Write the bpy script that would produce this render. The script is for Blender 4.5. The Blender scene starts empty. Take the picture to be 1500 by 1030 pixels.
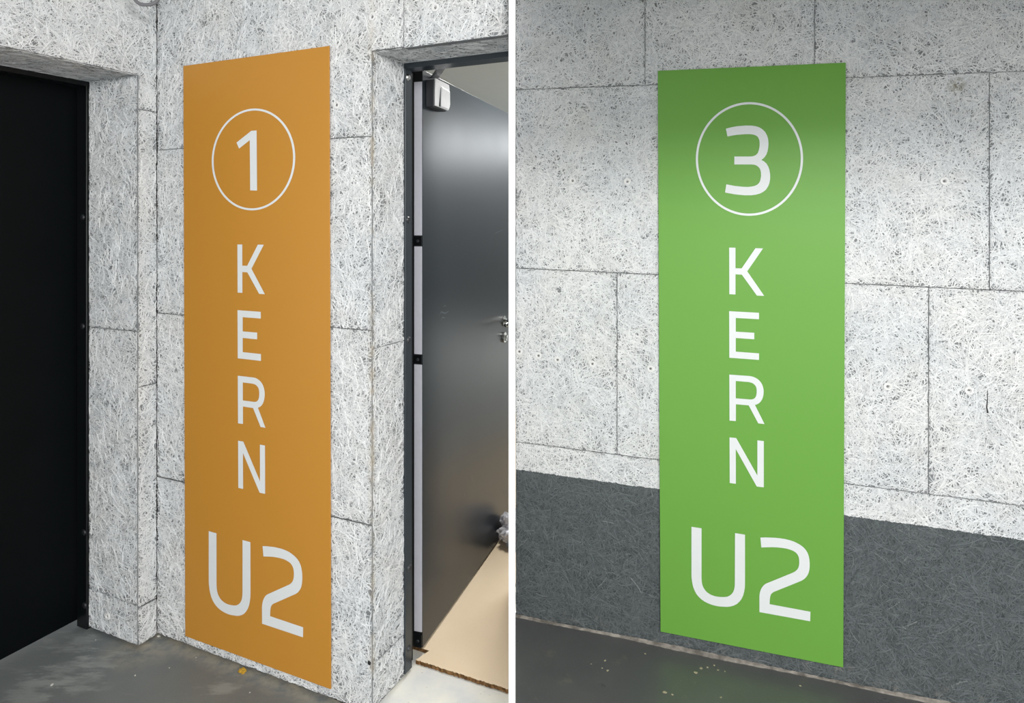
import bpy, bmesh, math, random
import numpy as np
from mathutils import Vector, Matrix
from mathutils.geometry import tessellate_polygon

random.seed(7)
rng = np.random.default_rng(11)
scene = bpy.context.scene
C = scene.collection

# ------------------------------------------------------------------ camera
# 1500x1030 frame, level camera, lens shifted so the horizon lies at y = 326
F, CX, CY, EYE = 1000.0, 750.0, 326.0, 1.6
cam_d = bpy.data.cameras.new('camera')
cam_d.sensor_fit = 'HORIZONTAL'
cam_d.sensor_width = 36.0
cam_d.lens = 36.0 * F / 1500.0
cam_d.shift_y = -(515.0 - CY) / 1500.0
cam_d.clip_start = 0.05
cam = bpy.data.objects.new('camera', cam_d)
cam.location = (0, 0, EYE)
cam.rotation_euler = (math.pi / 2, 0, 0)
C.objects.link(cam)
scene.camera = cam

# ------------------------------------------------------------------ light
scene.view_settings.view_transform = 'Standard'
scene.view_settings.look = 'None'
scene.view_settings.gamma = 1.0
scene.view_settings.use_curve_mapping = False
scene.view_settings.exposure = 0.61

world = bpy.data.worlds.new('garage_ambience')
scene.world = world
world.use_nodes = True
world.node_tree.nodes['Background'].inputs[0].default_value = (0.985, 0.99, 0.985, 1)
world.node_tree.nodes['Background'].inputs[1].default_value = 1.45


def area(name, loc, sx, sy, power, color, target=None):
    l = bpy.data.lights.new(name, 'AREA')
    l.shape = 'RECTANGLE'
    l.size, l.size_y = sx, sy
    l.energy = power
    l.color = color
    o = bpy.data.objects.new(name, l)
    o.location = loc
    if target is not None:
        d = Vector(target) - Vector(loc)
        o.rotation_euler = d.to_track_quat('-Z', 'Y').to_euler()
    C.objects.link(o)
    return o


area('ceiling_lamp_entrance', (0.6, -0.9, 2.60), 0.9, 0.55, 48, (1.0, 0.985, 0.97), (-0.8, 2.4, 0.9))
area('ceiling_lamp_ramp', (1.6, -1.0, 2.60), 1.5, 0.65, 30, (1.0, 1.0, 0.95), (1.2, 2.4, 0.4))
area('ceiling_lamp_room', (-0.03, 3.35, 2.62), 0.35, 0.7, 42, (1.0, 0.98, 0.95))
area('ceiling_lamp_room_far', (3.55, 7.6, 2.62), 1.7, 2.6, 125, (0.95, 0.98, 1.0))


# ------------------------------------------------------------------ helpers
def tag(o, label=None, cat=None, group=None, kind=None):
    if label: o['label'] = label
    if cat: o['category'] = cat
    if group: o['group'] = group
    if kind: o['kind'] = kind
    return o


def link(name, me, mat=None, parent=None):
    o = bpy.data.objects.new(name, me)
    C.objects.link(o)
    if mat is not None and not me.materials: me.materials.append(mat)
    if parent is not None: o.parent = parent
    return o


def from_bm(name, bm, mat=None, parent=None, smooth=False):
    bmesh.ops.recalc_face_normals(bm, faces=bm.faces)
    me = bpy.data.meshes.new(name)
    bm.to_mesh(me); bm.free()
    if smooth:
        for p in me.polygons: p.use_smooth = True
    return link(name, me, mat, parent)


def empty(name, loc=(0, 0, 0)):
    o = bpy.data.objects.new(name, None)
    o.empty_display_size = 0.1
    C.objects.link(o)
    return o            # kept at the origin: children carry world coordinates


def V(*a): return Vector(a)


UP = V(0, 0, 1)


def ray(x, y): return V((x - CX) / F, 1.0, -(y - CY) / F)


def at_depth(x, y, Y): return V(0, 0, EYE) + ray(x, y) * Y


def on_z(x, y, z):
    r = ray(x, y)
    return V(0, 0, EYE) + r * ((z - EYE) / r.z)


class Plane:
    """A wall face: origin o (at floor), direction d along the wall, up, normal n towards the viewer."""
    def __init__(s, o, d, face):
        s.o, s.d = Vector(o), Vector(d)
        n = Vector((d[1], -d[0], 0)).normalized()
        if n.dot(Vector(face)) < 0: n = -n
        s.n = n
        s.dh = Vector((d[0], d[1], 0)).length

    def P(s, u, z, off=0.0): return s.o + s.d * u + UP * z + s.n * off

    def px(s, x, y, off=0.0):
        r = ray(x, y); o = V(0, 0, EYE); p0 = s.o + s.n * off
        p = o + r * ((p0 - o).dot(s.n) / r.dot(s.n))
        w = p - p0
        dh = Vector((s.d.x, s.d.y, 0))
        u = Vector((w.x, w.y, 0)).dot(dh) / dh.length_squared
        return u, w.z - s.d.z * u

    def shift(s, off):
        q = Plane(s.o + s.n * off, s.d, s.n); return q


def box_axes(bm, o, a, b, c):
    """parallelepiped from corner o with edge vectors a, b, c"""
    vs = [bm.verts.new(o + a * i + b * j + c * k) for i in (0, 1) for j in (0, 1) for k in (0, 1)]
    for f in ((0, 1, 3, 2), (4, 6, 7, 5), (0, 4, 5, 1), (2, 3, 7, 6), (0, 2, 6, 4), (1, 5, 7, 3)):
        bm.faces.new([vs[i] for i in f])
    return vs


def box_between(bm, lo, hi):
    lo, hi = Vector(lo), Vector(hi); d = hi - lo
    return box_axes(bm, lo, V(d.x, 0, 0), V(0, d.y, 0), V(0, 0, d.z))


def bevel(bm, w, seg=2):
    bmesh.ops.bevel(bm, geom=list(bm.edges), offset=w, segments=seg, affect='EDGES', profile=0.5)


def prism(bm, pts, offset_vec):
    """closed polygon pts (3D) extruded by offset_vec"""
    n = len(pts)
    a = [bm.verts.new(p) for p in pts]
    b = [bm.verts.new(p + offset_vec) for p in pts]
    bm.faces.new(a); bm.faces.new(list(reversed(b)))
    for i in range(n):
        j = (i + 1) % n
        bm.faces.new([a[i], b[i], b[j], a[j]])


def cyl(bm, c, axis, r, h, seg=20, r2=None):
    axis = Vector(axis).normalized()
    t = axis.orthogonal().normalized(); u = axis.cross(t)
    r2 = r if r2 is None else r2
    a, b = [], []
    for i in range(seg):
        an = 2 * math.pi * i / seg
        e = t * math.cos(an) + u * math.sin(an)
        a.append(bm.verts.new(c + e * r)); b.append(bm.verts.new(c + axis * h + e * r2))
    bm.faces.new(a); bm.faces.new(list(reversed(b)))
    for i in range(seg):
        j = (i + 1) % seg
        bm.faces.new([a[i], b[i], b[j], a[j]])


def tube(bm, pts, r, seg=12):
    rings = []
    for i, p in enumerate(pts):
        t = (pts[min(i + 1, len(pts) - 1)] - pts[max(i - 1, 0)]).normalized()
        n = V(0, 1, 0) - t * t.y
        n = n.normalized() if n.length > 1e-3 else t.orthogonal().normalized()
        b = t.cross(n)
        rings.append([bm.verts.new(p + (n * math.cos(2 * math.pi * k / seg) + b * math.sin(2 * math.pi * k / seg)) * r) for k in range(seg)])
    for A, B in zip(rings, rings[1:]):
        for k in range(seg):
            j = (k + 1) % seg
            bm.faces.new([A[k], A[j], B[j], B[k]])
    bm.faces.new(rings[0]); bm.faces.new(list(reversed(rings[-1])))


# ------------------------------------------------------------------ materials
def srgb(r, g, b):
    f = lambda c: (c / 255 / 12.92) if c / 255 <= 0.04045 else ((c / 255 + 0.055) / 1.055) ** 2.4
    return (f(r), f(g), f(b), 1)


class M:
    """small node-graph helper"""
    def __init__(s, name, rough=0.6, spec=0.5, metallic=0.0):
        s.m = bpy.data.materials.new(name); s.m.use_nodes = True
        s.t = s.m.node_tree; s.b = s.t.nodes['Principled BSDF']
        s.b.inputs['Roughness'].default_value = rough
        s.b.inputs['Specular IOR Level'].default_value = spec
        s.b.inputs['Metallic'].default_value = metallic

    def n(s, typ, **kw):
        nd = s.t.nodes.new(typ)
        for k, v in kw.items():
            if k.startswith('i_'):
                key = k[2:]
                key = int(key) if key.isdigit() else key.replace('_', ' ')
                nd.inputs[key].default_value = v
            else: setattr(nd, k, v)
        return nd

    def l(s, a, b): s.t.links.new(a, b)

    def noise(s, vec, scale, detail=3, rough=0.55, dist=0.0):
        nd = s.n('ShaderNodeTexNoise'); nd.inputs['Scale'].default_value = scale
        nd.inputs['Detail'].default_value = detail; nd.inputs['Roughness'].default_value = rough
        nd.inputs['Distortion'].default_value = dist
        if vec is not None: s.l(vec, nd.inputs['Vector'])
        return nd.outputs['Fac']

    def ramp(s, fac, stops):
        nd = s.n('ShaderNodeValToRGB'); e = nd.color_ramp.elements
        while len(e) < len(stops): e.new(0.5)
        for el, (p, c) in zip(e, stops):
            el.position = p
            el.color = c if isinstance(c, tuple) else (c, c, c, 1)
        s.l(fac, nd.inputs['Fac']); return nd.outputs['Color']

    def mix(s, fac, a, b, blend='MIX'):
        nd = s.n('ShaderNodeMix', data_type='RGBA', blend_type=blend)
        for v, key in ((fac, 'Factor'), (a, 'A'), (b, 'B')):
            sock = [i for i in nd.inputs if i.name == key and i.enabled and (i.type == ('VALUE' if key == 'Factor' else 'RGBA'))][0]
            if hasattr(v, 'is_output') or isinstance(v, bpy.types.NodeSocket): s.l(v, sock)
            else: sock.default_value = v
        return [o for o in nd.outputs if o.type == 'RGBA'][0]

    def math(s, op, a, b=None, clamp=False):
        nd = s.n('ShaderNodeMath', operation=op); nd.use_clamp = clamp
        for i, v in enumerate((a, b)):
            if v is None: continue
            if isinstance(v, bpy.types.NodeSocket): s.l(v, nd.inputs[i])
            else: nd.inputs[i].default_value = v
        return nd.outputs[0]

    def dot(s, vec, n):
        nd = s.n('ShaderNodeVectorMath', operation='DOT_PRODUCT'); s.l(vec, nd.inputs[0]); nd.inputs[1].default_value = n
        return nd.outputs['Value']

    def dist(s, vec, p):
        nd = s.n('ShaderNodeVectorMath', operation='DISTANCE'); s.l(vec, nd.inputs[0]); nd.inputs[1].default_value = p
        return nd.outputs['Value']

    def pos(s): return s.n('ShaderNodeNewGeometry').outputs['Position']
    def island(s): return s.n('ShaderNodeNewGeometry').outputs['Random Per Island']

    def bump(s, h, strength, distance=0.002):
        nd = s.n('ShaderNodeBump'); nd.inputs['Strength'].default_value = strength
        nd.inputs['Distance'].default_value = distance
        s.l(h, nd.inputs['Height']); s.l(nd.outputs['Normal'], s.b.inputs['Normal'])

    def color(s, c):
        if isinstance(c, bpy.types.NodeSocket): s.l(c, s.b.inputs['Base Color'])
        else: s.b.inputs['Base Color'].default_value = c
        return s


def plain(name, col, rough=0.6, spec=0.5, metallic=0.0, nscale=60, var=0.12):
    k = M(name, rough, spec, metallic)
    p = k.pos()
    dark = tuple(c * (1 - var) for c in col[:3]) + (1,)
    k.color(k.mix(k.noise(p, nscale, 4), dark, col))
    return k


# ------------------------------------------------------------------ layout in plan
VP1, VP2 = -1387.0, 1218.0                    # vanishing points of the two wall directions at the entrance
b_dir = V((VP2 - CX) / F, 1, 0).normalized()  # into the walls, along the left wall
a_dir = V(b_dir.y, -b_dir.x, 0)               # along the sign wall, towards the doorway
K_sign = 4272.0


def sign_wall_xy(x):
    Y = K_sign / (x - VP1); return V((x - CX) / F * Y, Y, 0)


corner = sign_wall_xy(230.5)                  # inner corner between left wall and sign wall
sign = Plane(corner, a_dir, -b_dir)
edge_u = sign.px(545, 500)[0]                 # outer corner of the doorway reveal
REV = 0.179
reveal = Plane(sign.P(edge_u, 0), b_dir, a_dir)          # doorway reveal, facing the opening
left = Plane(corner, -b_dir, a_dir)                      # pier and lintel of the left wall (u towards viewer)
pier_u = left.px(202, 500)[0]
NICHE = 0.283
niche = Plane(left.P(pier_u, 0), -a_dir, -b_dir)         # niche reveal beside the black door (u away into the niche)
HEAD = 2.155
TOP = 2.72

# right wall on a ramp: courses run 1.4 degrees out of level
VPR = -2410.0
dR = V((VPR - CX) / F, 1, (CY - 247.0) / F)
dR = dR / Vector((dR.x, dR.y, 0)).length
dR = -dR                                      # u to the right
KR = 8844.0
YR = KR / (966 - VPR)
oR = V((966 - CX) / F * YR, YR, EYE - (945 - CY) / F * YR)
right = Plane(oR, dR, (0, -1, 0))
RL = right.px(755.5, 500)[0]
RR = 2.25

# ------------------------------------------------------------------ wood-wool materials
PAINT_H = 0.598


def wood_wool(name, base, tone_lo, tone_hi, tint_a, tint_b, dado=False, edge=None, spots=()):
    k = M(name, 0.85, 0.15)
    p = k.pos()
    if base:
        c = k.mix(k.noise(p, 260, 3), tone_lo, tone_hi)
    else:
        c = k.ramp(k.island(), [(0.0, tone_lo), (0.6, tone_hi), (1.0, tone_hi)])
    c = k.mix(k.ramp(k.noise(p, 3.0, 3), [(0.4, 0.0), (0.65, 1.0)]), c, k.mix(1.0, c, tint_a, 'MULTIPLY'))
    c = k.mix(k.ramp(k.noise(p, 9.0, 4), [(0.5, 0.0), (0.75, 0.9)]), c, k.mix(1.0, c, tint_b, 'MULTIPLY'))
    if edge is not None:                      # yellowed, worn corner of the doorway
        fl = k.n('ShaderNodeVectorMath', operation='MULTIPLY'); k.l(p, fl.inputs[0]); fl.inputs[1].default_value = (1, 1, 0)
        d = k.dist(fl.outputs[0], edge)
        near = k.math('SUBTRACT', 1.0, k.math('DIVIDE', d, 0.020), clamp=True)
        m = k.math('MULTIPLY', near, k.ramp(k.noise(p, 12, 5, 0.7), [(0.45, 0.0), (0.65, 0.6)]))
        c = k.mix(m, c, srgb(190, 175, 150))
    for q, r, col in spots:
        m = k.math('SUBTRACT', 1.0, k.math('DIVIDE', k.dist(p, tuple(q)), r), clamp=True)
        m = k.math('MULTIPLY', m, k.ramp(k.noise(p, 90, 3), [(0.4, 0.1), (0.6, 0.9)]))
        c = k.mix(m, c, col)
    if dado:
        hn = (-dR.z * dR.x, -dR.z * dR.y, 1.0)
        h = k.math('SUBTRACT', k.dot(p, hn), float(Vector(hn).dot(oR)))
        h = k.math('ADD', h, k.math('MULTIPLY', k.math('SUBTRACT', k.noise(p, 60, 3), 0.5), 0.012))
        m = k.math('LESS_THAN', h, PAINT_H)
        if base:
            g = k.mix(k.noise(p, 200, 3), srgb(58, 63, 65), srgb(90, 96, 98))
        else:
            g = k.ramp(k.island(), [(0.0, srgb(84, 90, 92)), (0.97, srgb(108, 114, 116)), (0.995, srgb(118, 123, 123)), (1.0, srgb(132, 136, 136))])
        low = k.math('MULTIPLY', k.math('SUBTRACT', 1.0, k.math('DIVIDE', h, 0.16), clamp=True), k.ramp(k.noise(p, 22, 5, 0.7), [(0.55, 0.0), (0.75, 0.7)]))
        g = k.mix(low, g, srgb(140, 138, 132))
        c = k.mix(m, c, g)
    k.color(c)
    if base: k.bump(k.noise(p, 300, 2), 0.5, 0.002)
    return k.m


white_lo, white_hi = srgb(206, 208, 210), srgb(237, 238, 238)
hole_lo, hole_hi = srgb(88, 91, 94), srgb(166, 168, 169)
cool, warm = (0.93, 0.95, 0.97, 1), (0.95, 0.94, 0.92, 1)
corner_edge = tuple(sign.P(edge_u, 0) + b_dir * 0.002)
m_fibre_l = wood_wool('fibre_white_entrance', False, white_lo, white_hi, cool, warm, edge=corner_edge)
m_board_l = wood_wool('board_white_entrance', True, hole_lo, hole_hi, cool, warm, edge=corner_edge)
stain = right.P(*right.px(1401, 126))
spots = [(stain, 0.035, srgb(120, 110, 70))]
m_fibre_r = wood_wool('fibre_white_ramp', False, white_lo, white_hi, cool, warm, dado=True, spots=spots)
m_board_r = wood_wool('board_white_ramp', True, hole_lo, hole_hi, cool, warm, dado=True)
m_back = plain('rough_concrete_backing', srgb(70, 68, 64), 0.9, 0.2, nscale=30).m

# ------------------------------------------------------------------ boards and their fibres
FIB_PER_M2 = 19000


def inside(poly, x, y):
    r = np.zeros(x.shape, bool); n = len(poly)
    for i in range(n):
        x1, y1 = poly[i]; x2, y2 = poly[(i + 1) % n]
        c = ((y1 > y) != (y2 > y))
        with np.errstate(divide='ignore', invalid='ignore'):
            xi = (x2 - x1) * (y - y1) / (y2 - y1 if y2 != y1 else 1e-9) + x1
        r ^= c & (x < xi)
    return r


def inset(poly, w):
    """inset a simple polygon by w (any orientation)"""
    n = len(poly)
    area2 = sum(poly[i][0] * poly[(i + 1) % n][1] - poly[(i + 1) % n][0] * poly[i][1] for i in range(n))
    sgn = 1 if area2 > 0 else -1
    out = []
    for i in range(n):
        p0, p1, p2 = (Vector(poly[(i + k) % n]).to_2d() for k in (-1, 0, 1))
        e1, e2 = (p1 - p0).normalized(), (p2 - p1).normalized()
        n1, n2 = Vector((-e1.y, e1.x)) * sgn, Vector((-e2.y, e2.x)) * sgn
        m = (n1 + n2) / max(0.2, 1 + n1.dot(n2))
        q = p1 + m * w
        out.append((q.x, q.y))
    return out


def board(parent, pl, poly, m_board, m_fib, thick=0.025, gap=0.0005, skip=None, split=None):
    base = inset(poly, gap)
    front = inset(base, 0.0006)
    bm = bmesh.new()
    A = [bm.verts.new(pl.P(u, z, -thick)) for u, z in base]
    B = [bm.verts.new(pl.P(u, z, -0.0012)) for u, z in base]
    D = [bm.verts.new(pl.P(u, z, 0)) for u, z in front]
    n = len(A)
    bm.faces.new(A); bm.faces.new(D)
    for i in range(n):
        j = (i + 1) % n
        bm.faces.new([A[i], B[i], B[j], A[j]]); bm.faces.new([B[i], D[i], D[j], B[j]])
    o = from_bm('board', bm, m_board, parent)
    us = [p[0] for p in front]; zs = [p[1] for p in front]
    lo, hi = (min(us), min(zs)), (max(us), max(zs))
    N = int((hi[0] - lo[0]) * (hi[1] - lo[1]) * FIB_PER_M2)
    cu = rng.uniform(lo[0], hi[0], N); cz = rng.uniform(lo[1], hi[1], N)
    keep = inside(front, cu, cz)
    if skip is not None:
        keep &= ~((cu > skip[0]) & (cu < skip[1]) & (cz > skip[2]) & (cz < skip[3]))
    cu, cz = cu[keep], cz[keep]; N = len(cu)
    if N == 0: return o
    S = 4
    L = rng.uniform(0.02, 0.085, N); W = rng.uniform(0.0007, 0.0016, N)
    # fibres lie in loose swirls
    ang = rng.uniform(0, math.pi, N) * 0.9 + 0.9 * np.sin(cu * 17 + cz * 9) + 0.7 * np.sin(cz * 23 - cu * 7)
    curv = rng.normal(0, 0.55, N)
    h0 = rng.uniform(0.0002, 0.0022, N); dh = rng.normal(0, 0.0006, N); roll = rng.normal(0, 0.00045, N)
    t = np.linspace(-0.5, 0.5, S)
    th = ang[:, None] + curv[:, None] * t[None]
    # integrate along the strand
    du = np.cos(th) * (L / (S - 1))[:, None]; dz = np.sin(th) * (L / (S - 1))[:, None]
    pu = np.cumsum(du, 1) - du.sum(1, keepdims=True) / 2 + cu[:, None]
    pz = np.cumsum(dz, 1) - dz.sum(1, keepdims=True) / 2 + cz[:, None]
    nu, nz = -np.sin(th) * W[:, None], np.cos(th) * W[:, None]
    hh = np.clip(h0[:, None] + dh[:, None] * t[None] * 2, 0.0001, 0.003)
    U = np.stack([pu + nu, pu - nu], 2); Z = np.stack([pz + nz, pz - nz], 2)
    H = np.stack([hh + roll[:, None], hh - roll[:, None]], 2).clip(0.0001, 0.0035)
    if split is None:
        U = U.clip(lo[0], hi[0]); Z = Z.clip(lo[1], hi[1])
    else:                                     # L-shaped board: (u beyond which it is notched, height of the notch)
        low = (cz < split[1])[:, None, None]
        U = np.where(low, U.clip(lo[0], split[0]), U.clip(lo[0], hi[0]))
        Z = np.where(low, Z.clip(lo[1], hi[1]), np.where(U > split[0], Z.clip(split[1], hi[1]), Z.clip(lo[1], hi[1])))
    d = np.array(pl.d); nn = np.array(pl.n); oo = np.array(pl.o)
    co = oo + U[..., None] * d + Z[..., None] * np.array([0, 0, 1.0]) + H[..., None] * nn
    co = co.reshape(-1, 3)
    idx = np.arange(N * S * 2).reshape(N, S, 2)
    f = np.stack([idx[:, :-1, 0], idx[:, :-1, 1], idx[:, 1:, 1], idx[:, 1:, 0]], -1).reshape(-1, 4)
    me = bpy.data.meshes.new('wood_fibre')
    me.vertices.add(len(co)); me.vertices.foreach_set('co', co.ravel().astype(np.float32))
    me.loops.add(f.size); me.loops.foreach_set('vertex_index', f.ravel().astype(np.int32))
    me.polygons.add(len(f))
    me.polygons.foreach_set('loop_start', (np.arange(len(f)) * 4).astype(np.int32))
    me.polygons.foreach_set('loop_total', np.full(len(f), 4, np.int32))
    me.update(); me.validate()
    fo = link('wood_fibre', me, m_fib, o)
    fo['kind'] = 'stuff'
    return o


def rect(u0, u1, z0, z1): return [(u0, z0), (u1, z0), (u1, z1), (u0, z1)]


m_washer = plain('white_plastic_anchor', srgb(240, 240, 239), 0.5, 0.4).m
m_hole = plain('dark_anchor_hole', srgb(128, 128, 127), 0.9, 0.1).m


def washer(parent, pl, x, y, r=0.0132):
    u, z = pl.px(x, y)
    c = pl.P(u, z, 0.0040)
    bm = bmesh.new()
    prof = [(1.0, -0.003), (1.0, 0.0014), (0.92, 0.0020), (0.55, 0.0020), (0.48, -0.0020), (0.30, -0.0026)]
    t, seg = pl.d.normalized(), 24
    rings = []
    for q, h in prof:
        rings.append([bm.verts.new(c + (t * math.cos(2 * math.pi * i / seg) + UP * math.sin(2 * math.pi * i / seg)) * r * q + pl.n * h) for i in range(seg)])
    for A, B in zip(rings, rings[1:]):
        for i in range(seg):
            j = (i + 1) % seg; bm.faces.new([A[i], A[j], B[j], B[i]])
    bm.faces.new(rings[-1])
    o = from_bm('anchor_washer', bm, m_washer, parent)
    bm = bmesh.new(); cyl(bm, c - pl.n * 0.0030, pl.n, r * 0.34, 0.0014, 12)
    from_bm('screw_hole', bm, m_hole, o)
    return o


# ------------------------------------------------------------------ sign panel outlines (needed to leave covered fibres out)
def quad_on(pl, corners, off):
    return [pl.px(x, y, off) for x, y in corners]


POFF = 0.011
og = quad_on(sign, [(268.5, 96.7), (482, 67.2), (484.3, 1010), (271.2, 932)], POFF)
gr = quad_on(right, [(963.5, 103.7), (1239, 91.7), (1235.2, 978), (967.5, 925.4)], POFF)


def rect_of(q):
    return ((q[0][0] + q[3][0]) / 2, (q[1][0] + q[2][0]) / 2, (q[2][1] + q[3][1]) / 2, (q[0][1] + q[1][1]) / 2)


orange_rect, green_rect = rect_of(og), rect_of(gr)
shrink = lambda r: (r[0] + 0.02, r[1] - 0.02, r[2] + 0.02, r[3] - 0.02)

# ------------------------------------------------------------------ wall with the orange sign
def backing(name, pl, u0, u1, z0, z1, off, thick, mat=m_back):
    bm = bmesh.new()
    box_axes(bm, pl.P(u0, z0, off), pl.d * (u1 - u0), UP * (z1 - z0), pl.n * -thick)
    return from_bm(name, bm, mat)


def clip_x(pts, xmax=-0.0100):
    """cut a plan polygon at the partition's face"""
    out = []
    for i, p in enumerate(pts):
        q = pts[(i + 1) % len(pts)]
        if p.x <= xmax: out.append(p)
        if (p.x - xmax) * (q.x - xmax) < 0: out.append(p.lerp(q, (xmax - p.x) / (q.x - p.x)))
    return out


def clipped_box(bm, o, a, b, h):
    prism(bm, clip_x([o, o + a, o + a + b, o + b]), UP * h)


door_end = sign.px(745.2, 60)[0]                       # lintel runs on to the divider slab
wall_back = tag(backing('wall_back', sign, -0.30, edge_u - 0.022, -0.02, TOP, -0.024, 0.14), kind='structure')
bm = bmesh.new()                                        # the lintel's own core belongs to the same wall
clipped_box(bm, sign.P(edge_u - 0.022, HEAD + 0.02, -0.024), a_dir * (door_end - edge_u + 0.1), b_dir * 0.14, TOP - HEAD - 0.02)
from_bm('lintel_core', bm, m_back, wall_back)
v_joint = sign.px(592, 30)[0]
zc = [0.62, 1.25, 1.88]
for z0, z1 in ((0.012, zc[0] - 0.0022), (zc[0], zc[1]), (zc[1], zc[2])):
    board(wall_back, sign, rect(0.001, edge_u, z0, z1), m_board_l, m_fibre_l, skip=shrink(orange_rect))
board(wall_back, sign, [(0.001, zc[2]), (edge_u, zc[2]), (edge_u, HEAD), (v_joint, HEAD), (v_joint, TOP), (0.001, TOP)], m_board_l, m_fibre_l, skip=shrink(orange_rect), split=(edge_u - 0.001, HEAD + 0.001))
board(wall_back, sign, rect(v_joint, door_end, HEAD - 0.004, TOP), m_board_l, m_fibre_l)
for x, y in ((638.5, 11.5), (546, 25), (494, 154)): washer(wall_back, sign, x, y)
# doorway reveal and soffit
rz = [0.022, 0.167, 1.19, HEAD]
for z0, z1 in zip(rz, rz[1:]):
    board(wall_back, reveal, rect(0.002, REV, z0, z1), m_board_l, m_fibre_l)


class Soffit(Plane):
    """level underside: u along d, 'z' along a second horizontal axis e"""
    def __init__(s, o, d, e, n):
        s.o, s.d, s.e, s.n = Vector(o), Vector(d), Vector(e), Vector(n)

    def P(s, u, z, off=0.0): return s.o + s.d * u + s.e * z + s.n * off


def soffit_board(parent, o, d, e, lu, le):
    s = Soffit(o, d, e, -UP)
    bm = bmesh.new()
    clipped_box(bm, s.P(0.001, 0.001, 0), d * (lu - 0.002), e * (le - 0.002), 0.025)
    ob = from_bm('board', bm, m_board_l, parent)
    # fibres: reuse the wall routine through a temporary vertical frame, then swing it level
    f0 = Plane(V(0, 0, 0), V(1, 0, 0), V(0, -1, 0))
    tmp = board(None, f0, rect(0.001, lu - 0.001, 0.001, le - 0.001), m_board_l, m_fibre_l)
    fo = tmp.children[0]
    me = fo.data
    co = np.empty(len(me.vertices) * 3, np.float32); me.vertices.foreach_get('co', co); co = co.reshape(-1, 3)
    co[:, 0] = np.minimum(co[:, 0], lu)
    new = np.array(o) + co[:, :1] * np.array(d) + co[:, 2:3] * np.array(e) + (-co[:, 1:2]) * np.array([0, 0, -1.0])
    over = np.maximum(0, new[:, 0] + 0.0105)                 # fibres end at the divider slab
    new -= over[:, None] / abs(d.x) * np.array([abs(d.x), -abs(d.y), 0]) if d.x > 0 else 0
    me.vertices.foreach_set('co', new.ravel().astype(np.float32)); me.update()
    fo.parent = ob
    bpy.data.objects.remove(tmp)
    return ob


soffit_board(wall_back, sign.P(edge_u, HEAD, -0.003), a_dir, b_dir, door_end - edge_u, REV)

# ------------------------------------------------------------------ left wall with the black door niche
LEFT_LEN = 1.9
wall_left = tag(backing('wall_left', left, 0.03, pier_u - 0.025, -0.02, TOP, -0.024, 0.26), kind='structure')
bm = bmesh.new()
box_axes(bm, left.P(pier_u - 0.025, HEAD + 0.02, -0.024), -b_dir * (LEFT_LEN - pier_u), UP * (TOP - HEAD - 0.02), -a_dir * 0.3)
from_bm('lintel_core', bm, m_back, wall_left)
pz = [0.008, 0.151, 0.98, 2.026, TOP]
for z0, z1 in zip(pz[:-2], pz[1:-1]):
    board(wall_left, left, rect(0.004, pier_u, z0, z1 - (0.003 if z1 < 0.2 else 0)), m_board_l, m_fibre_l)
board(wall_left, left, [(0.004, 2.026), (pier_u, 2.026), (pier_u, HEAD), (LEFT_LEN, HEAD), (LEFT_LEN, TOP), (0.004, TOP)], m_board_l, m_fibre_l, split=(pier_u - 0.001, HEAD + 0.001))
nz = [0.01, 0.16, 1.19, HEAD]
for z0, z1 in zip(nz, nz[1:]):
    board(wall_left, niche, rect(0.002, NICHE, z0, z1), m_board_l, m_fibre_l)
washer(wall_left, niche, 158.5, 902)
soffit_board(wall_left, niche.P(0, HEAD, -0.003), -a_dir, -b_dir, NICHE, LEFT_LEN - pier_u)

# ------------------------------------------------------------------ ramp wall with the green sign
wall_right = tag(backing('wall_right', right, RL, RR + 2.2, -0.05, TOP, -0.024, 0.1), kind='structure')
jz = [right.px(1239, 114)[1], right.px(1239, 415)[1], right.px(1237, 708)[1]]
J = lambda x, y: right.px(x, y)[0]
sk = shrink(green_rect)


def course(z0, z1, cuts, gap=0.0005):
    us = [RL] + list(cuts) + [RR]
    for u0, u1 in zip(us, us[1:]):
        board(wall_right, right, rect(u0, u1, z0, z1), m_board_r, m_fibre_r, skip=sk, gap=gap)


course(0.004, jz[2], [])
course(jz[2], jz[1], [J(904, 530), J(1360, 570)])
course(jz[1], jz[0], [J(1449, 270)])
course(jz[0], TOP, [J(945, 40), J(1193, 40)], 0.0002)
for x, y in ((839, 265), (919, 266), (1383, 265.5), (761, 515), (789, 521), (817, 527), (868, 533), (953, 540), (1300, 566), (1419, 572)):
    washer(wall_right, right, x, y)
# gouges in the board
m_gouge = plain('dark_gouge', srgb(50, 50, 50), 0.9, 0.1).m
for pts, w in (([(1446, 572), (1446, 585), (1445, 596), (1446.5, 605)], 0.0022), ([(1430, 744), (1430.5, 751)], 0.0012), ([(1348, 257), (1348.5, 265)], 0.0012)):
    bm = bmesh.new()
    prev = None
    n = len(pts)
    for i, (x, y) in enumerate(pts):
        u, z = right.px(x, y); ww = w * (0.35 + 0.65 * i / (n - 1))
        cur = [bm.verts.new(right.P(u - ww, z, 0.003)), bm.verts.new(right.P(u, z, 0.0036)), bm.verts.new(right.P(u + ww, z, 0.003))]
        if prev:
            bm.faces.new([prev[0], prev[1], cur[1], cur[0]]); bm.faces.new([prev[1], prev[2], cur[2], cur[1]])
        prev = cur
    from_bm('gouge', bm, m_gouge, wall_right)

bm = bmesh.new()
nu_, nz_ = sign.px(541.5, 971)
cyl(bm, sign.P(nu_, nz_, 0.001), -b_dir, 0.0075, 0.003, 14, 0.005)
from_bm('gouge', bm, m_gouge, wall_back)

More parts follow.
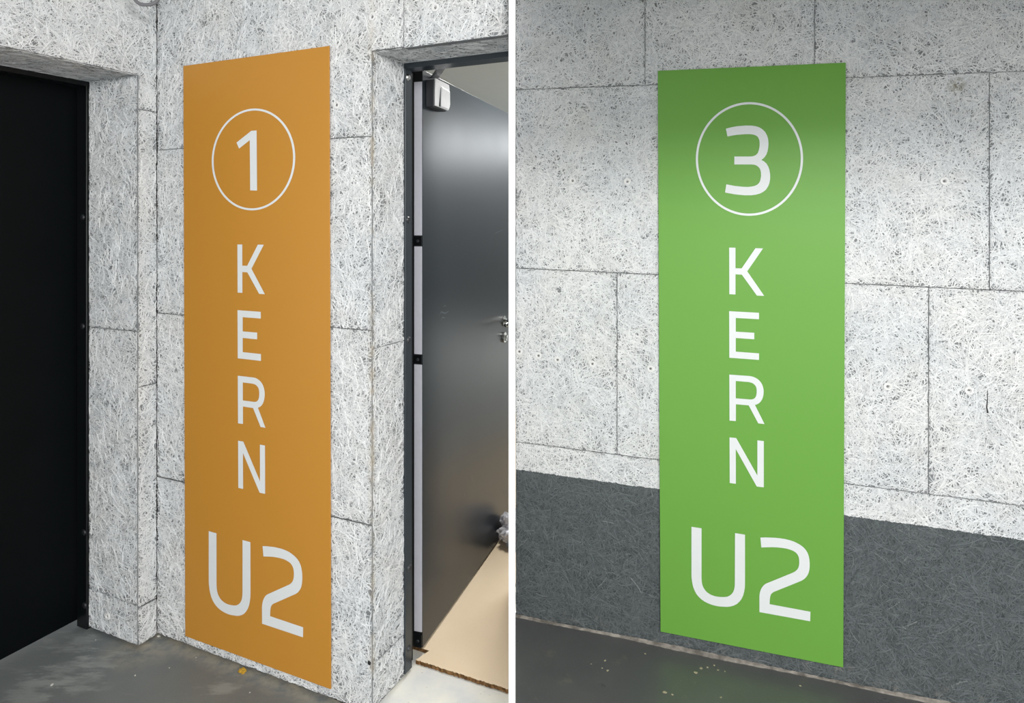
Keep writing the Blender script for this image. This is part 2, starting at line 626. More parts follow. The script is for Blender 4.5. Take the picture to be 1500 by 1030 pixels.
# sealant bead between ramp floor and wall
k = M('dusty_sealant', 0.8, 0.2); p_ = k.pos()
k.color(k.mix(k.ramp(k.noise(p_, 25, 4), [(0.35, 0.0), (0.65, 1.0)]), srgb(104, 100, 94), srgb(160, 154, 146)))
bm = bmesh.new(); prev = None
nseg = 260
for i in range(nseg + 1):
    u = RL + (RR - RL) * i / nseg
    w = 0.012 + 0.004 * math.sin(u * 9.1) + random.uniform(-0.002, 0.002); h = 0.010 + 0.003 * math.sin(u * 6.3 + 1) + random.uniform(-0.0015, 0.0015)
    cur = [bm.verts.new(right.P(u, -0.004, w)), bm.verts.new(right.P(u, h * 0.55, w * 0.75)), bm.verts.new(right.P(u, h, 0.003)), bm.verts.new(right.P(u, -0.004, 0.0))]
    if prev:
        for q in range(4): bm.faces.new([prev[q], prev[(q + 1) % 4], cur[(q + 1) % 4], cur[q]])
    else: bm.faces.new(cur)
    prev = cur
bm.faces.new(prev)
tag(from_bm('trim_1', bm, k.m), 'dusty sealant bead along the foot of the ramp wall', kind='structure')

# ------------------------------------------------------------------ floors, ceiling, partition
k = M('grey_garage_screed', 0.42, 0.45); p = k.pos()
c = k.mix(k.noise(p, 4, 5, 0.6), srgb(112, 119, 121), srgb(130, 136, 136))
c = k.mix(k.ramp(k.noise(p, 240, 2), [(0.55, 0.0), (0.7, 0.35)]), c, srgb(152, 155, 154))
# pale scraped streaks
mp = k.n('ShaderNodeMapping'); mp.inputs['Rotation'].default_value = (0, 0, 0.55); mp.inputs['Scale'].default_value = (1.0, 3.2, 1.0)
k.l(p, mp.inputs['Vector'])
st = k.ramp(k.noise(mp.outputs['Vector'], 2.6, 6, 0.65), [(0.58, 0.0), (0.70, 0.5)])
c = k.mix(st, c, srgb(162, 166, 165))
for (qx, qy, rr) in ((112, 942, 0.16), (150, 968, 0.13), (95, 985, 0.16), (120, 1000, 0.15), (40, 1015, 0.2), (330, 1010, 0.1)):
    dd = k.math('DIVIDE', k.dist(p, tuple(on_z(qx, qy, 0))), rr)
    mm = k.math('SUBTRACT', k.math('ADD', k.math('SUBTRACT', 1.0, dd), k.math('MULTIPLY', k.math('SUBTRACT', k.noise(mp.outputs['Vector'], 7, 6, 0.7), 0.5), 3.2)), 0.45)
    c = k.mix(k.ramp(mm, [(0.0, 0.0), (0.45, 0.55)]), c, srgb(166, 171, 170))
# tan dust lying along the foot of the walls
dw = k.math('SUBTRACT', float(corner.dot(-b_dir)) * -1.0, k.dot(p, tuple(b_dir)))
near = k.math('SUBTRACT', 1.0, k.math('DIVIDE', dw, 0.075), clamp=True)
cd = on_z(215, 945, 0)
pile = k.math('SUBTRACT', 1.0, k.math('DIVIDE', k.dist(p, tuple(cd)), 0.17), clamp=True)
dust = k.math('MULTIPLY', k.math('MAXIMUM', near, pile), k.ramp(k.noise(p, 16, 5, 0.7), [(0.35, 0.0), (0.6, 1.0)]))
c = k.mix(k.math('MULTIPLY', dust, 0.9), c, srgb(184, 174, 156))
k.color(c)
k.l(k.ramp(k.noise(p, 7, 4), [(0.3, 0.34), (0.7, 0.52)]), k.b.inputs['Roughness'])
k.bump(k.noise(p, 130, 3), 0.12, 0.001)
m_floor_l = k.m

k = M('dark_ramp_coating', 0.34, 0.8); p = k.pos()
c = k.mix(k.noise(p, 5, 5, 0.6), srgb(80, 81, 83), srgb(101, 102, 101))
c = k.mix(k.ramp(k.noise(p, 200, 2), [(0.62, 0.0), (0.72, 0.35)]), c, srgb(130, 130, 124))
m1 = k.ramp(k.noise(p, 11, 5, 0.7), [(0.6, 0.0), (0.72, 0.6)])
c = k.mix(m1, c, srgb(118, 116, 102))
k.color(c)
k.l(k.ramp(k.noise(p, 9, 4), [(0.3, 0.26), (0.7, 0.45)]), k.b.inputs['Roughness'])
k.bump(k.noise(p, 160, 3), 0.15, 0.001)
m_floor_r = k.m


def polygon_slab(name, pts, z, mat, t=0.06, zf=None):
    bm = bmesh.new()
    P3 = [V(x, y, z if zf is None else zf(x, y)) for x, y in pts]
    prism(bm, P3, V(0, 0, -t))
    return from_bm(name, bm, mat)


tag(polygon_slab('floor', [(-4.5, -3.5), (-0.002, -3.5), (-0.002, 2.0), (sign.P(edge_u, 0).x, sign.P(edge_u, 0).y), (-1.37, 2.72), (-2.6, 3.3), (-4.5, 3.3)], 0.0, m_floor_l), kind='structure')
dh = Vector((dR.x, dR.y, 0))
zf = lambda x, y: oR.z + dR.z * (Vector((x, y, 0)) - Vector((oR.x, oR.y, 0))).dot(dh)
e = right.P(RL, 0); f_ = right.P(RR + 2.2, 0)
tag(polygon_slab('floor', [(0.0, -3.5), (5.5, -3.5), (5.5, f_.y), (f_.x, f_.y), (e.x, e.y + 0.02), (0.0, e.y + 0.02)], 0, m_floor_r, zf=zf), kind='structure')

k = M('pale_threshold_screed', 0.7, 0.3); p = k.pos()
c = k.mix(k.ramp(k.noise(p, 7, 4), [(0.35, 0.0), (0.65, 1.0)]), srgb(206, 207, 207), srgb(226, 224, 213))
c = k.mix(k.ramp(k.noise(p, 55, 4, 0.7), [(0.66, 0.0), (0.74, 0.8)]), c, srgb(150, 148, 140))
k.color(c); k.bump(k.noise(p, 120, 3), 0.2, 0.001)
m_thresh = k.m
EW = sign.P(edge_u, 0); PE = V(-0.011, sign_wall_xy(744.5).y, 0)
backR0 = right.P(RL, 0, -0.125); backR1 = right.P(RR + 2.2, 0, -0.125)
room_poly = [(EW.x + 0.002, EW.y), (PE.x, PE.y), (PE.x, backR0.y), (backR0.x, backR0.y), (backR1.x, backR1.y), (backR1.x, 9.0), (-1.0, 9.0), (-1.0, 2.72), (EW.x + 0.002 + b_dir.x * 0.17, EW.y + b_dir.y * 0.17)]
tag(polygon_slab('floor', room_poly, 0.022, m_thresh, t=0.08), kind='structure')
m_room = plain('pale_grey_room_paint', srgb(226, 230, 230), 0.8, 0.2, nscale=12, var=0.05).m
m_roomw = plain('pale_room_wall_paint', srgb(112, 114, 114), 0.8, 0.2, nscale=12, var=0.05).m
tag(polygon_slab('ceiling', room_poly, TOP + 0.06, m_room, t=0.06), kind='structure')
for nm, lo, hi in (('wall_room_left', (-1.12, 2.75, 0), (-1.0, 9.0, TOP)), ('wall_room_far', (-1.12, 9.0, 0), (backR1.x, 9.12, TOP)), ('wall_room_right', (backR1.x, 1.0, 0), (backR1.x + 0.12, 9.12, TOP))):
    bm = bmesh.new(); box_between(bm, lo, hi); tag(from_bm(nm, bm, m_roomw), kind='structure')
m_ceil = plain('grey_concrete_ceiling', srgb(170, 170, 166), 0.9, 0.2, nscale=8).m
tag(polygon_slab('ceiling', [(-4.5, -3.5), (5.5, -3.5), (5.5, 1.6), (0.0, 2.85), (-0.4, 2.3), (-1.6, 3.2), (-4.5, 3.2)], TOP + 0.10, m_ceil, t=0.1), kind='structure')
# downstand beam above the ramp: it keeps the lamps off the upper part of the ramp wall
bm = bmesh.new(); 
bd = V(-dR.x, -dR.y, 0).normalized() * -1
box_axes(bm, V(0.28, 1.10, 2.13), bd * 5.0, V(-bd.y, bd.x, 0) * 0.24, UP * (TOP - 2.13))
tag(from_bm('ceiling_beam', bm, m_ceil), kind='structure')
# white dividing strip between the two views, added as a thin upright slab
m_divider = plain('bright_white_divider', (0.95, 0.95, 0.95, 1), 0.5, 0.3, var=0.01).m
bm = bmesh.new(); box_between(bm, (-0.0097, 1.94, -0.06), (0.0097, 2.90, TOP)); bevel(bm, 0.0006, 1)
tag(from_bm('view_divider', bm, m_divider), kind='structure')

# ------------------------------------------------------------------ black door in the niche (door_1)
k = M('black_door_paint', 0.5, 0.08); p = k.pos()
k.color(k.mix(k.noise(p, 6, 4), srgb(6, 10, 12), srgb(11, 15, 17)))
m_black = k.m
m_blackf = plain('black_frame_paint', srgb(12, 16, 18), 0.3, 0.5).m
m_bolt_b = plain('black_bolt', srgb(40, 43, 46), 0.3, 0.6).m
door1 = tag(empty('door_1'), 'closed black steel door in the white niche', kind='structure')
Nf = niche.P(NICHE, 0)                                # far end of the niche reveal
doorp = Plane(Nf, -b_dir, a_dir)                      # u towards the viewer
DREC = 0.087
bm = bmesh.new(); box_axes(bm, doorp.P(-0.03, 0.012, -DREC), -b_dir * 1.5, UP * (HEAD - 0.012), -a_dir * 0.045)
from_bm('door_leaf', bm, m_black, door1)
frame1 = None
bm = bmesh.new()
box_axes(bm, doorp.P(-0.04, 0.002, 0), -b_dir * 0.052, UP * (HEAD + 0.03), -a_dir * 0.06)
bevel(bm, 0.002, 1)
frame1 = from_bm('door_frame', bm, m_blackf, door1)
bm = bmesh.new()
box_axes(bm, doorp.P(0.012, HEAD - 0.02, 0), -b_dir * 1.45, UP * 0.05, -a_dir * 0.06)
from_bm('door_frame', bm, m_blackf, door1)
inner1 = Plane(doorp.P(0.012, 0), -a_dir, -b_dir)      # side of the jamb that carries the bolts
for x, y in ((121, 318), (121, 478), (123, 780), (124, 887)):
    u, z = inner1.px(x, y); bm = bmesh.new()
    cyl(bm, inner1.P(u, z, 0), inner1.n, 0.012, 0.004, 18, 0.008)
    from_bm('bolt', bm, m_bolt_b, frame1)

# ------------------------------------------------------------------ open dark door (door_2)
k = M('anthracite_door_paint', 0.27, 0.4); p = k.pos()
c = k.mix(k.noise(p, 3, 4), srgb(33, 41, 48), srgb(38, 46, 53))
mp = k.n('ShaderNodeMapping'); mp.inputs['Scale'].default_value = (9.0, 9.0, 1.6); k.l(p, mp.inputs['Vector'])
c = k.mix(k.ramp(k.noise(mp.outputs['Vector'], 2.2, 6, 0.7, 1.5), [(0.74, 0.0), (0.80, 0.35)]), c, srgb(118, 124, 128))
k.color(c)
k.l(k.ramp(k.noise(p, 2, 3), [(0.3, 0.29), (0.7, 0.32)]), k.b.inputs['Roughness'])
m_leaf = k.m
m_frame = plain('anthracite_frame_paint', srgb(52, 60, 66), 0.3, 0.5).m
m_edge = plain('pale_grey_edge_strip', srgb(205, 206, 216), 0.5, 0.4).m
m_gasket = plain('black_rubber_gasket', srgb(12, 15, 17), 0.6, 0.3).m
m_steel = plain('brushed_steel', srgb(200, 202, 200), 0.22, 0.5, 1.0).m
m_silver = plain('silver_closer_cover', srgb(248, 249, 250), 0.35, 0.5).m
m_dkmetal = plain('dark_grey_metal', srgb(48, 51, 55), 0.4, 0.5).m

door2 = tag(empty('door_2'), 'open anthracite door with closer at the pale doorway', kind='structure')
R0 = reveal.P(REV, 0)
jp = Plane(R0, a_dir, -b_dir)
bm = bmesh.new(); box_axes(bm, jp.P(-0.04, 0.03, 0), a_dir * 0.048, UP * (HEAD - 0.012 - 0.03), b_dir * 0.042); bevel(bm, 0.0015, 1)
jamb = from_bm('door_frame', bm, m_frame, door2)
bm = bmesh.new(); box_axes(bm, jp.P(-0.05, 0.03, -0.042), a_dir * 0.036, UP * (HEAD - 0.05), b_dir * 0.038)
from_bm('gasket', bm, m_gasket, door2)
head_len = (-0.012 - R0.x) / a_dir.x
bm = bmesh.new(); clipped_box(bm, jp.P(-0.04, HEAD - 0.020, 0), a_dir * (head_len + 0.04), b_dir * 0.06, 0.018)
from_bm('door_frame', bm, m_frame, door2)
jin = Plane(jp.P(0.008, 0), b_dir, a_dir)
for x, y in ((598, 113.5), (598, 322), (599, 498), (599.5, 832), (599.5, 950)):
    u, z = jin.px(x, y); bm = bmesh.new()
    cyl(bm, jin.P(u, z, 0), a_dir, 0.0125, 0.005, 20, 0.008)
    from_bm('bolt', bm, m_steel if y < 200 else m_dkmetal, jamb)

leaf_dir = V(0.308, 1, 0).normalized()
leaf_n = V(leaf_dir.y, -leaf_dir.x, 0)
Y0 = 2.494
H0 = V((619 - CX) / F * Y0, Y0, 0)
leafp = Plane(H0, leaf_dir, leaf_n)
ZB, ZT, LLEN, LTH = 0.046, 2.158, 1.05, 0.055
bm = bmesh.new(); box_axes(bm, leafp.P(0, ZB), leaf_dir * LLEN, UP * (ZT - ZB), leaf_n * -LTH); bevel(bm, 0.0005, 1)
leaf = from_bm('door_leaf', bm, m_leaf, door2)
edgep = Plane(H0, -leaf_n, -leaf_dir)                  # narrow edge of the leaf, u away from the face
ez = [(120, 345), (361, 519), (534, 925)]
zz = lambda y: EYE - (y - CY) / F * 2.498
bm = bmesh.new(); box_axes(bm, edgep.P(0.0008, ZB + 0.002, 0.0006), -leaf_n * (LTH - 0.002), UP * (ZT - ZB - 0.004), leaf_dir * 0.002)
from_bm('edge_gasket', bm, m_gasket, leaf)
for y0, y1 in ez:
    bm = bmesh.new(); box_axes(bm, edgep.P(0.0015, zz(y1), 0.0032), -leaf_n * 0.031, UP * (zz(y0) - zz(y1)), leaf_dir * 0.004); bevel(bm, 0.0008, 1)
    from_bm('edge_strip', bm, m_edge, leaf)
for y0, y1 in ((346, 360), (520, 533), (929, 948)):
    bm = bmesh.new(); box_axes(bm, edgep.P(0.002, zz(y1), 0.005), -leaf_n * 0.034, UP * (zz(y0) - zz(y1)), leaf_dir * 0.005); bevel(bm, 0.001, 1)
    hp = from_bm('hinge_plate', bm, m_blackf, leaf)
    bm = bmesh.new(); cyl(bm, edgep.P(0.017, zz((y0 + y1) / 2), 0.005), edgep.n, 0.006, 0.003, 16, 0.004)
    from_bm('hinge_screw', bm, m_dkmetal, leaf)

# door closer: dark housing, silver cover with a rounded nose and a raised flap
cu0 = leafp.px(623.5, 140)[0]
CO = 0.036
zt, zb = 2.130, 2.030
bm = bmesh.new(); box_axes(bm, leafp.P(cu0, zb - 0.004, 0), leaf_dir * 0.12, UP * (zt - zb + 0.002), leaf_n * (CO - 0.002)); bevel(bm, 0.003, 2)
from_bm('closer_housing', bm, m_dkmetal, leaf)
bm = bmesh.new()
prof = [(0.0, 0.0)]
for i in range(7):
    an = math.pi / 2 * i / 6
    prof.append((0.118 + 0.016 * math.sin(an), 0.016 - 0.016 * math.cos(an)))
pts = [(0, 0), (0.112, 0)] + [(0.112 + 0.022 * math.sin(math.pi / 2 * i / 6), 0.022 - 0.022 * math.cos(math.pi / 2 * i / 6)) for i in range(1, 7)] + [(0.134, zt - zb - 0.012), (0.128, zt - zb), (0, zt - zb)]
prism(bm, [leafp.P(cu0 + a, zb + b, CO) for a, b in pts], leaf_n * 0.004)
cover = from_bm('closer_cover', bm, m_silver, leaf)
bm = bmesh.new()
flap = [(0.045, 0.004), (0.108, 0.004)] + [(0.108 + 0.02 * math.sin(math.pi / 2 * i / 6), 0.024 - 0.02 * math.cos(math.pi / 2 * i / 6)) for i in range(1, 7)] + [(0.128, zt - zb - 0.026), (0.05, zt - zb - 0.022)]
prism(bm, [leafp.P(cu0 + a, zb + b, CO + 0.004) for a, b in flap], leaf_n * 0.005)
bevel(bm, 0.0015, 1)
from_bm('closer_flap', bm, m_silver, leaf)
bm = bmesh.new()
prism(bm, [leafp.P(cu0 + a, zb + b, CO + 0.0042) for a, b in ((0.030, 0.002), (0.044, 0.002), (0.046, zt - zb - 0.026))], leaf_n * 0.0008)
from_bm('closer_slot', bm, m_gasket, leaf)
A = leafp.P(cu0 + 0.055, 2.142, 0.012); B = at_depth(652, 92, 2.335)
bm = bmesh.new(); w = V(1, 0, 0) * 0.028
box_axes(bm, A - w / 2, w, B - A, V(0, 0, 0.006))
from_bm('closer_arm', bm, m_dkmetal, door2)

# lever handle and key rose
hu, hz = leafp.px(737.5, 470)
bm = bmesh.new(); cyl(bm, leafp.P(hu, hz, 0), leaf_n, 0.026, 0.008, 28); bevel(bm, 0.001, 1)
handle = from_bm('handle_rose', bm, m_steel, leaf)
bm = bmesh.new()
tube(bm, [leafp.P(hu, hz, 0.006), leafp.P(hu, hz, 0.03), leafp.P(hu - 0.004, hz, 0.046), leafp.P(hu - 0.016, hz, 0.052), leafp.P(hu - 0.06, hz - 0.001, 0.052), leafp.P(hu - 0.125, hz - 0.002, 0.052)], 0.0095)
from_bm('lever_handle', bm, m_steel, leaf, True)
ku, kz = leafp.px(737.5, 494)
bm = bmesh.new(); cyl(bm, leafp.P(ku, kz, 0), leaf_n, 0.026, 0.010, 28); bevel(bm, 0.001, 1)
from_bm('key_rose', bm, m_steel, leaf)
bm = bmesh.new(); cyl(bm, leafp.P(ku, kz + 0.004, 0.008), leaf_n, 0.0085, 0.012, 20); box_axes(bm, leafp.P(ku - 0.005, kz - 0.018, 0.008), leaf_dir * 0.010, UP * 0.02, leaf_n * 0.010)
from_bm('lock_cylinder', bm, m_steel, leaf)

# pale scuffs on the open leaf
m_scuff = plain('pale_scuff', srgb(112, 120, 126), 0.6, 0.3).m
for pts, w in (([(643, 463), (646, 457), (652, 459), (657, 456)], 0.0035), ([(645, 470), (648, 465), (652, 466)], 0.003), ([(649, 450), (652, 447), (654, 450)], 0.002),
               ([(719, 351), (721, 345), (727, 341), (736, 337)], 0.0022), ([(691, 697), (691.5, 705)], 0.003), ([(680, 722), (681, 728)], 0.0025), ([(735, 722), (738, 716), (741, 727), (743, 720)], 0.003), ([(706, 690), (706, 699)], 0.0018)):
    bm = bmesh.new(); prev = None; n = len(pts)
    for i, (x, y) in enumerate(pts):
        u, z = leafp.px(x, y); x2, y2 = pts[min(i + 1, n - 1)]; x1, y1 = pts[max(i - 1, 0)]
        ww = w * (0.3 if i in (0, n - 1) else 1.0) * 0.6 + 0.0006
        du_, dz_ = (ww, 0) if abs(y2 - y1) > abs(x2 - x1) else (0, ww)
        cur = [bm.verts.new(leafp.P(u - du_, z - dz_, 0.0005)), bm.verts.new(leafp.P(u + du_, z + dz_, 0.0005))]
        if prev: bm.faces.new([prev[0], prev[1], cur[1], cur[0]])
        prev = cur
    from_bm('scuff_mark', bm, m_scuff, leaf)

# ------------------------------------------------------------------ fibreboard sheet on the room floor
k = M('beige_fibreboard', 0.75, 0.25); p = k.pos()
c = k.mix(k.noise(p, 6, 5), srgb(222, 202, 172), srgb(230, 211, 184))
c = k.mix(k.ramp(k.noise(p, 160, 3), [(0.6, 0.0), (0.75, 0.4)]), c, srgb(206, 180, 142))
k.color(c)
m_sheet = k.m
k = M('torn_fibreboard_edge', 0.9, 0.1); p = k.pos()
k.color(k.mix(k.ramp(k.noise(p, 90, 4), [(0.4, 0.0), (0.6, 1.0)]), srgb(88, 64, 40), srgb(140, 106, 70))); k.bump(k.noise(p, 200, 3), 0.8, 0.003)
m_sheet_e = k.m
F0 = on_z(609, 972, 0.023)
ZS = 0.036
bm = bmesh.new()
front = []
nb = 60
flen = (-0.013 - F0.x) / a_dir.x
for i in range(nb + 1):
    q = F0 + a_dir * (flen * i / nb); front.append(V(q.x, q.y, 0) + b_dir * random.uniform(-0.0022, 0.0022))
poly = front + [V(-0.013, 2.96, 0), V(0.9, 2.86, 0), V(0.9, 5.6, 0), V(-0.8, 5.6, 0), V(-0.8, 2.9, 0)]
nf = F0 + b_dir * 0.07
poly += [V(nf.x - 0.30, nf.y + 0.14, 0), V(nf.x - 0.012, nf.y, 0), V(nf.x + 0.012, nf.y - 0.012, 0)]
top = [V(q.x, q.y, ZS) for q in poly]
prism(bm, top, V(0, 0, -0.0135))
sheet = from_bm('fibreboard_sheet', bm, m_sheet)
sheet.data.materials.append(m_sheet_e)
for pgn in sheet.data.polygons:
    if abs(pgn.normal.z) < 0.5: pgn.material_index = 1
tag(sheet, 'beige fibreboard sheet with torn brown edge covering the floor behind the threshold', 'floor covering')

# crumpled plastic bag against the far end of the open leaf
k = M('crumpled_pale_plastic', 0.25, 0.5); p = k.pos()
k.color(k.mix(k.noise(p, 40, 4), srgb(176, 176, 186), srgb(235, 235, 240)))
k.b.inputs['Transmission Weight'].default_value = 0.25
from mathutils import noise as mnoise
bm = bmesh.new(); bmesh.ops.create_icosphere(bm, subdivisions=5, radius=1.0)
bc = V(0.036, 3.33, ZS)
for v in bm.verts:
    d = v.co.normalized()
    r = 1 + 0.42 * mnoise.noise(d * 2.3 + V(3, 1, 7)) + 0.30 * abs(mnoise.noise(d * 5.1)) + 0.10 * mnoise.noise(d * 12)
    q = V(d.x * 0.095 * r, d.y * 0.085 * r, d.z * 0.085 * r + 0.062)
    q.z = max(q.z, 0.001)
    w = bc + q
    gap = (w - H0).dot(leaf_n)
    if gap < 0.004: w += leaf_n * (0.004 - gap)
    v.co = w
tag(from_bm('plastic_bag', bm, k.m), 'crumpled whitish plastic bag lying on the beige sheet against the open door', 'bag')

# ------------------------------------------------------------------ sign panels with lettering
def zoomed(pts, s, ox, oy): return [(ox + x / s, oy + y / s) for x, y in pts]


S1, S2, S3 = 5.722, 11.444, 6.44
THREE = zoomed([(305, 278), (350, 266), (400, 257), (475, 251), (520, 252), (560, 258), (590, 269), (615, 286), (636, 308), (650, 335), (659, 365), (662, 400), (660, 435), (654, 468), (644, 495), (628, 519), (602, 540), (625, 552), (645, 570), (660, 595), (670, 622), (676, 660), (676, 695), (671, 730), (660, 760), (640, 790), (617, 808), (590, 822), (555, 831), (520, 836), (460, 836), (380, 828), (298, 813), (309, 744), (380, 758), (450, 765), (490, 766), (520, 763), (545, 758), (567, 748), (583, 733), (593, 712), (600, 675), (599, 645), (592, 617), (580, 600), (563, 587), (543, 580), (520, 578), (376, 578), (376, 511), (510, 511), (535, 508), (558, 498), (573, 481), (582, 455), (588, 420), (588, 392), (583, 366), (573, 347), (557, 335), (537, 328), (510, 324), (470, 324), (400, 329), (355, 336), (318, 344)], S1, 1010, 140)
ONE = zoomed([(300, 379), (440, 268), (490, 265), (494, 832), (429, 830), (425, 357), (324, 436)], 6.437, 300, 150)
KK = zoomed([(207, 146), (313, 148), (313, 492), (417, 494), (648, 156), (775, 160), (510, 543), (795, 956), (672, 950), (420, 600), (313, 594), (313, 932), (210, 927)], S2, 1050, 350)
EE = zoomed([(207, 124), (707, 152), (707, 260), (318, 238), (318, 468), (628, 487), (628, 596), (318, 574), (318, 803), (708, 832), (708, 942), (210, 905)], S2, 1050, 445)
RO = zoomed([(210, 100), (520, 122), (565, 126), (605, 136), (645, 152), (683, 174), (715, 202), (742, 236), (762, 272), (776, 312), (784, 350), (786, 390), (783, 432), (775, 472), (762, 510), (745, 540), (723, 566), (698, 587), (670, 601), (640, 610), (800, 930), (695, 918), (535, 617), (320, 597), (320, 880), (213, 872)], S2, 1050, 540)
RH = zoomed([(318, 207), (530, 225), (562, 231), (592, 241), (618, 257), (640, 277), (656, 302), (666, 334), (669, 370), (668, 405), (664, 440), (655, 468), (640, 491), (619, 507), (592, 516), (560, 518), (318, 498)], S2, 1050, 540)
NN = zoomed([(213, 66), (325, 76), (680, 705), (680, 115), (788, 128), (788, 904), (670, 890), (318, 262), (320, 845), (217, 830)], S2, 1050, 635)
UU = zoomed([(83, 75), (178, 90), (178, 560), (180, 590), (185, 620), (194, 645), (207, 667), (224, 688), (246, 705), (272, 719), (300, 729), (330, 735), (362, 738), (395, 738), (420, 735), (443, 725), (462, 710), (477, 690), (486, 664), (491, 635), (492, 605), (494, 135), (588, 150), (588, 620), (586, 655), (580, 690), (570, 725), (555, 757), (535, 783), (510, 805), (482, 819), (450, 828), (420, 831), (390, 830), (355, 828), (320, 823), (280, 813), (240, 798), (205, 780), (175, 759), (150, 735), (130, 710), (114, 681), (102, 650), (93, 618), (88, 590), (84, 560), (83, 530)], S3, 1000, 760)
TWO = zoomed([(733, 177), (780, 176), (830, 177), (875, 179), (920, 184), (965, 191), (1010, 202), (1047, 214), (1080, 230), (1112, 248), (1140, 270), (1163, 296), (1180, 325), (1190, 356), (1196, 390), (1198, 420), (1198, 450), (1195, 482), (1188, 510), (1178, 532), (1165, 550), (1146, 569), (1120, 585), (860, 690), (844, 700), (833, 713), (826, 733), (822, 760), (820, 805), (1205, 877), (1203, 967), (724, 880), (724, 730), (727, 704), (733, 680), (741, 660), (752, 642), (766, 626), (785, 612), (1040, 508), (1063, 495), (1081, 479), (1091, 462), (1097, 440), (1100, 415), (1099, 388), (1095, 362), (1084, 338), (1067, 318), (1043, 303), (1010, 290), (978, 281), (940, 275), (895, 270), (850, 268), (742, 270)], S3, 1000, 760)


def uv_in(pl, q, pts):
    """panel fractions of pixels that lie on a sign seen on plane pl with corner quad q (TL, TR, BR, BL)"""
    out = []
    for x, y in pts:
        u, z = pl.px(x, y, POFF)
        s, t = 0.5, 0.5
        for _ in range(12):            # invert the bilinear quad
            P = lambda a, b: ((q[0][0] * (1 - a) + q[1][0] * a) * (1 - b) + (q[3][0] * (1 - a) + q[2][0] * a) * b,
                              (q[0][1] * (1 - a) + q[1][1] * a) * (1 - b) + (q[3][1] * (1 - a) + q[2][1] * a) * b)
            p0 = P(s, t); eps = 1e-4
            ps, pt = P(s + eps, t), P(s, t + eps)
            a11, a21 = (ps[0] - p0[0]) / eps, (ps[1] - p0[1]) / eps
            a12, a22 = (pt[0] - p0[0]) / eps, (pt[1] - p0[1]) / eps
            det = a11 * a22 - a12 * a21
            ru, rz_ = u - p0[0], z - p0[1]
            s += (ru * a22 - rz_ * a12) / det; t += (a11 * rz_ - a21 * ru) / det
        out.append((s, t))
    return out


m_vinyl = plain('pale_grey_vinyl', srgb(228, 232, 233), 0.45, 0.35, nscale=20, var=0.03).m


def sign_paint(name, col):
    k = M(name, 0.42, 0.35); p = k.pos()
    k.color(k.mix(k.noise(p, 500, 2), tuple(c * 0.93 for c in col[:3]) + (1,), col))
    k.bump(k.noise(p, 700, 2), 0.05, 0.0005)
    return k.m


def make_sign(pl, q, mat, glyphs, label):
    root = tag(empty('sign_panel'), label, 'sign')
    bm = bmesh.new()
    prism(bm, [pl.P(u, z, POFF) for u, z in q], pl.n * -0.004)
    bevel(bm, 0.0004, 1)
    from_bm('panel', bm, mat, root)

    def pt(s, t, off=POFF + 0.0006):
        u = (q[0][0] * (1 - s) + q[1][0] * s) * (1 - t) + (q[3][0] * (1 - s) + q[2][0] * s) * t
        z = (q[0][1] * (1 - s) + q[1][1] * s) * (1 - t) + (q[3][1] * (1 - s) + q[2][1] * s) * t
        return pl.P(u, z, off)
    for name, loops in glyphs:
        flat = [p for lp in loops for p in lp]
        tris = tessellate_polygon([[V(x, y, 0) for x, y in lp] for lp in loops])
        bm = bmesh.new()
        vs = [bm.verts.new(pt(*p)) for p in flat]
        for t in tris:
            try: bm.faces.new([vs[i] for i in t])
            except ValueError: pass
        for f in bm.faces:
            f.normal_update()
            if f.normal.dot(pl.n) < 0: f.normal_flip()
        me = bpy.data.meshes.new(name); bm.to_mesh(me); bm.free()
        link(name, me, m_vinyl, root)
    return root


def ring(px_pts):
    pass


def ellipse_uv(pl, q, cx, cy, x0, x1, y0, y1, stroke):
    (l, _), (r, _) = uv_in(pl, q, [(x0, cy), (x1, cy)])
    (_, t), (_, b) = uv_in(pl, q, [(cx, y0), (cx, y1)])
    c = ((l + r) / 2, (t + b) / 2); rx, ry = (r - l) / 2, (b - t) / 2
    sx, sy = stroke / (x1 - x0) * (r - l), stroke / (y1 - y0) * (b - t)
    o = [(c[0] + rx * math.cos(i * math.tau / 96), c[1] + ry * math.sin(i * math.tau / 96)) for i in range(96)]
    n = [(c[0] + (rx - sx) * math.cos(i * math.tau / 96), c[1] + (ry - sy) * math.sin(i * math.tau / 96)) for i in range(96)]
    return [o, n]


common = [('letter', [uv_in(right, gr, KK)]), ('letter', [uv_in(right, gr, EE)]), ('letter', [uv_in(right, gr, RO), uv_in(right, gr, RH)]), ('letter', [uv_in(right, gr, NN)]),
          ('letter', [uv_in(right, gr, UU)]), ('numeral', [uv_in(right, gr, TWO)])]
gring = ellipse_uv(right, gr, 1097.8, 232.8, 1019.3, 1176.4, 149.6, 316.2, 3.3)
oring = ellipse_uv(sign, og, 371.5, 233.5, 310.3, 432.7, 159.0, 308.2, 3.0)
m_orange = sign_paint('orange_sign_lacquer', (0.58, 0.265, 0.036, 1))
m_green = sign_paint('green_sign_lacquer', (0.152, 0.385, 0.058, 1))
make_sign(sign, og, m_orange, [('ring', oring), ('numeral', [uv_in(sign, og, ONE)])] + common, 'tall orange sign panel reading 1 KERN U2 in pale grey, beside the open door')
make_sign(right, gr, m_green, [('ring', gring), ('numeral', [uv_in(right, gr, THREE)])] + common, 'tall green sign panel reading 3 KERN U2 in white above the grey painted wall base')

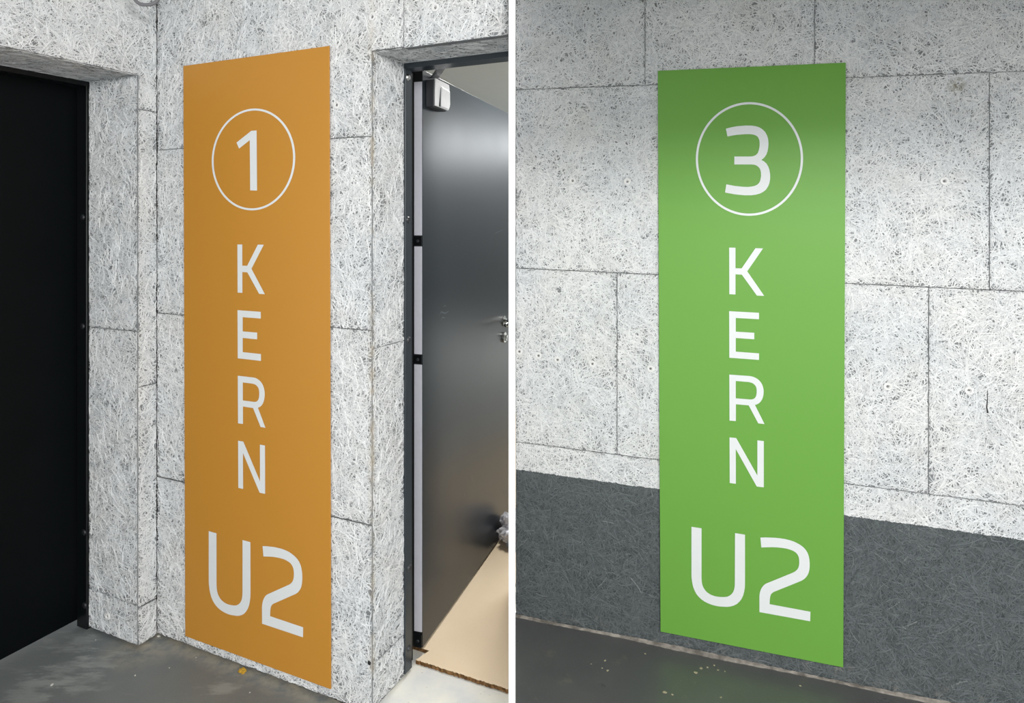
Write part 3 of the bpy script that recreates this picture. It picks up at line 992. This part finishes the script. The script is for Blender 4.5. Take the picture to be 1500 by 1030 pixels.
# ------------------------------------------------------------------ small things
m_cable = plain('grey_cable_sheath', srgb(128, 128, 132), 0.5, 0.4).m
pts = [at_depth(188.5, -95, 2.43)]
for i in range(25):
    x = 188.5 + 52 * i / 24; y = 7.0 - 7.5 * (abs(x - 214.5) / 17.0) ** 3
    pts.append(at_depth(x, y, 2.43))
pts.append(at_depth(240.5, -95, 2.43))
bm = bmesh.new(); tube(bm, pts, 0.0062)
cab = from_bm('cable', bm, m_cable, None, True)
tag(cab, 'grey cable hanging in a loop in the corner above the black door', 'cable')

m_yellow = plain('yellow_scrap', srgb(214, 170, 60), 0.6, 0.3, nscale=120, var=0.4).m
yc = on_z(355, 985, 0.0)
bm = bmesh.new(); bmesh.ops.create_icosphere(bm, subdivisions=3, radius=1)
for v in bm.verts:
    d = v.co.copy(); r = 1 + 0.8 * mnoise.noise(d * 2.1 + V(5, 2, 1))
    v.co = yc + V(d.x * 0.013 * r, d.y * 0.010 * r, max(0.0006, d.z * 0.007 * r + 0.005))
tag(from_bm('paper_scrap', bm, m_yellow), 'tiny crumpled yellow scrap on the grey floor below the orange sign', 'scrap')

m_crumb = plain('pale_plaster', srgb(220, 220, 214), 0.9, 0.2).m
m_flake = plain('tan_concrete_flake', srgb(176, 168, 142), 0.9, 0.2).m


def crumb(p, r, mat, label, group, sq=0.6):
    bm = bmesh.new(); bmesh.ops.create_icosphere(bm, subdivisions=1, radius=1)
    s = random.uniform(0, 50); an = random.uniform(0, 6.28)
    for v in bm.verts:
        d = v.co.copy(); q = 1 + 0.5 * mnoise.noise(d * 1.5 + V(s, s, 0))
        x, y = d.x * r * q * 1.3, d.y * r * q
        v.co = p + V(x * math.cos(an) - y * math.sin(an), x * math.sin(an) + y * math.cos(an), max(0.0, d.z * r * q * sq + r * sq * 0.7))
    return tag(from_bm('plaster_crumb' if mat is m_crumb else 'concrete_flake', bm, mat), label, 'debris', group)


for x, y, r in ((76, 1004, .0055), (198, 990, .0028), (248, 979, .0026), (232, 933, .006), (140, 938, .0022), (287, 964, .0026), (366, 1015, .0025)):
    crumb(on_z(x, y, 0.0), r, m_crumb, 'small white plaster crumb on the grey floor near the orange sign', 'crumbs on the entrance floor')


def on_ramp(x, y):
    r = ray(x, y); n = Vector((-dR.z * dR.x, -dR.z * dR.y, 1.0)); o = V(0, 0, EYE)
    return o + r * ((oR - o).dot(n) / r.dot(n))


for x, y, r in ((866, 973, .003), (886, 968, .004), (890, 983, .005), (882, 979, .003), (945, 958, .0035), (1019, 986, .006), (1027, 980, .006), (1036, 978, .004), (1046, 975, .004), (1052, 982, .004), (1062, 984, .003), (974, 1015, .006), (985, 1018, .0035), (1056, 1022, .004), (1172, 1005, .004), (952, 941, .005)):
    crumb(on_ramp(x, y), r, m_flake, 'small tan concrete flake on the dark floor below the green sign', 'flakes on the ramp floor', 0.35)
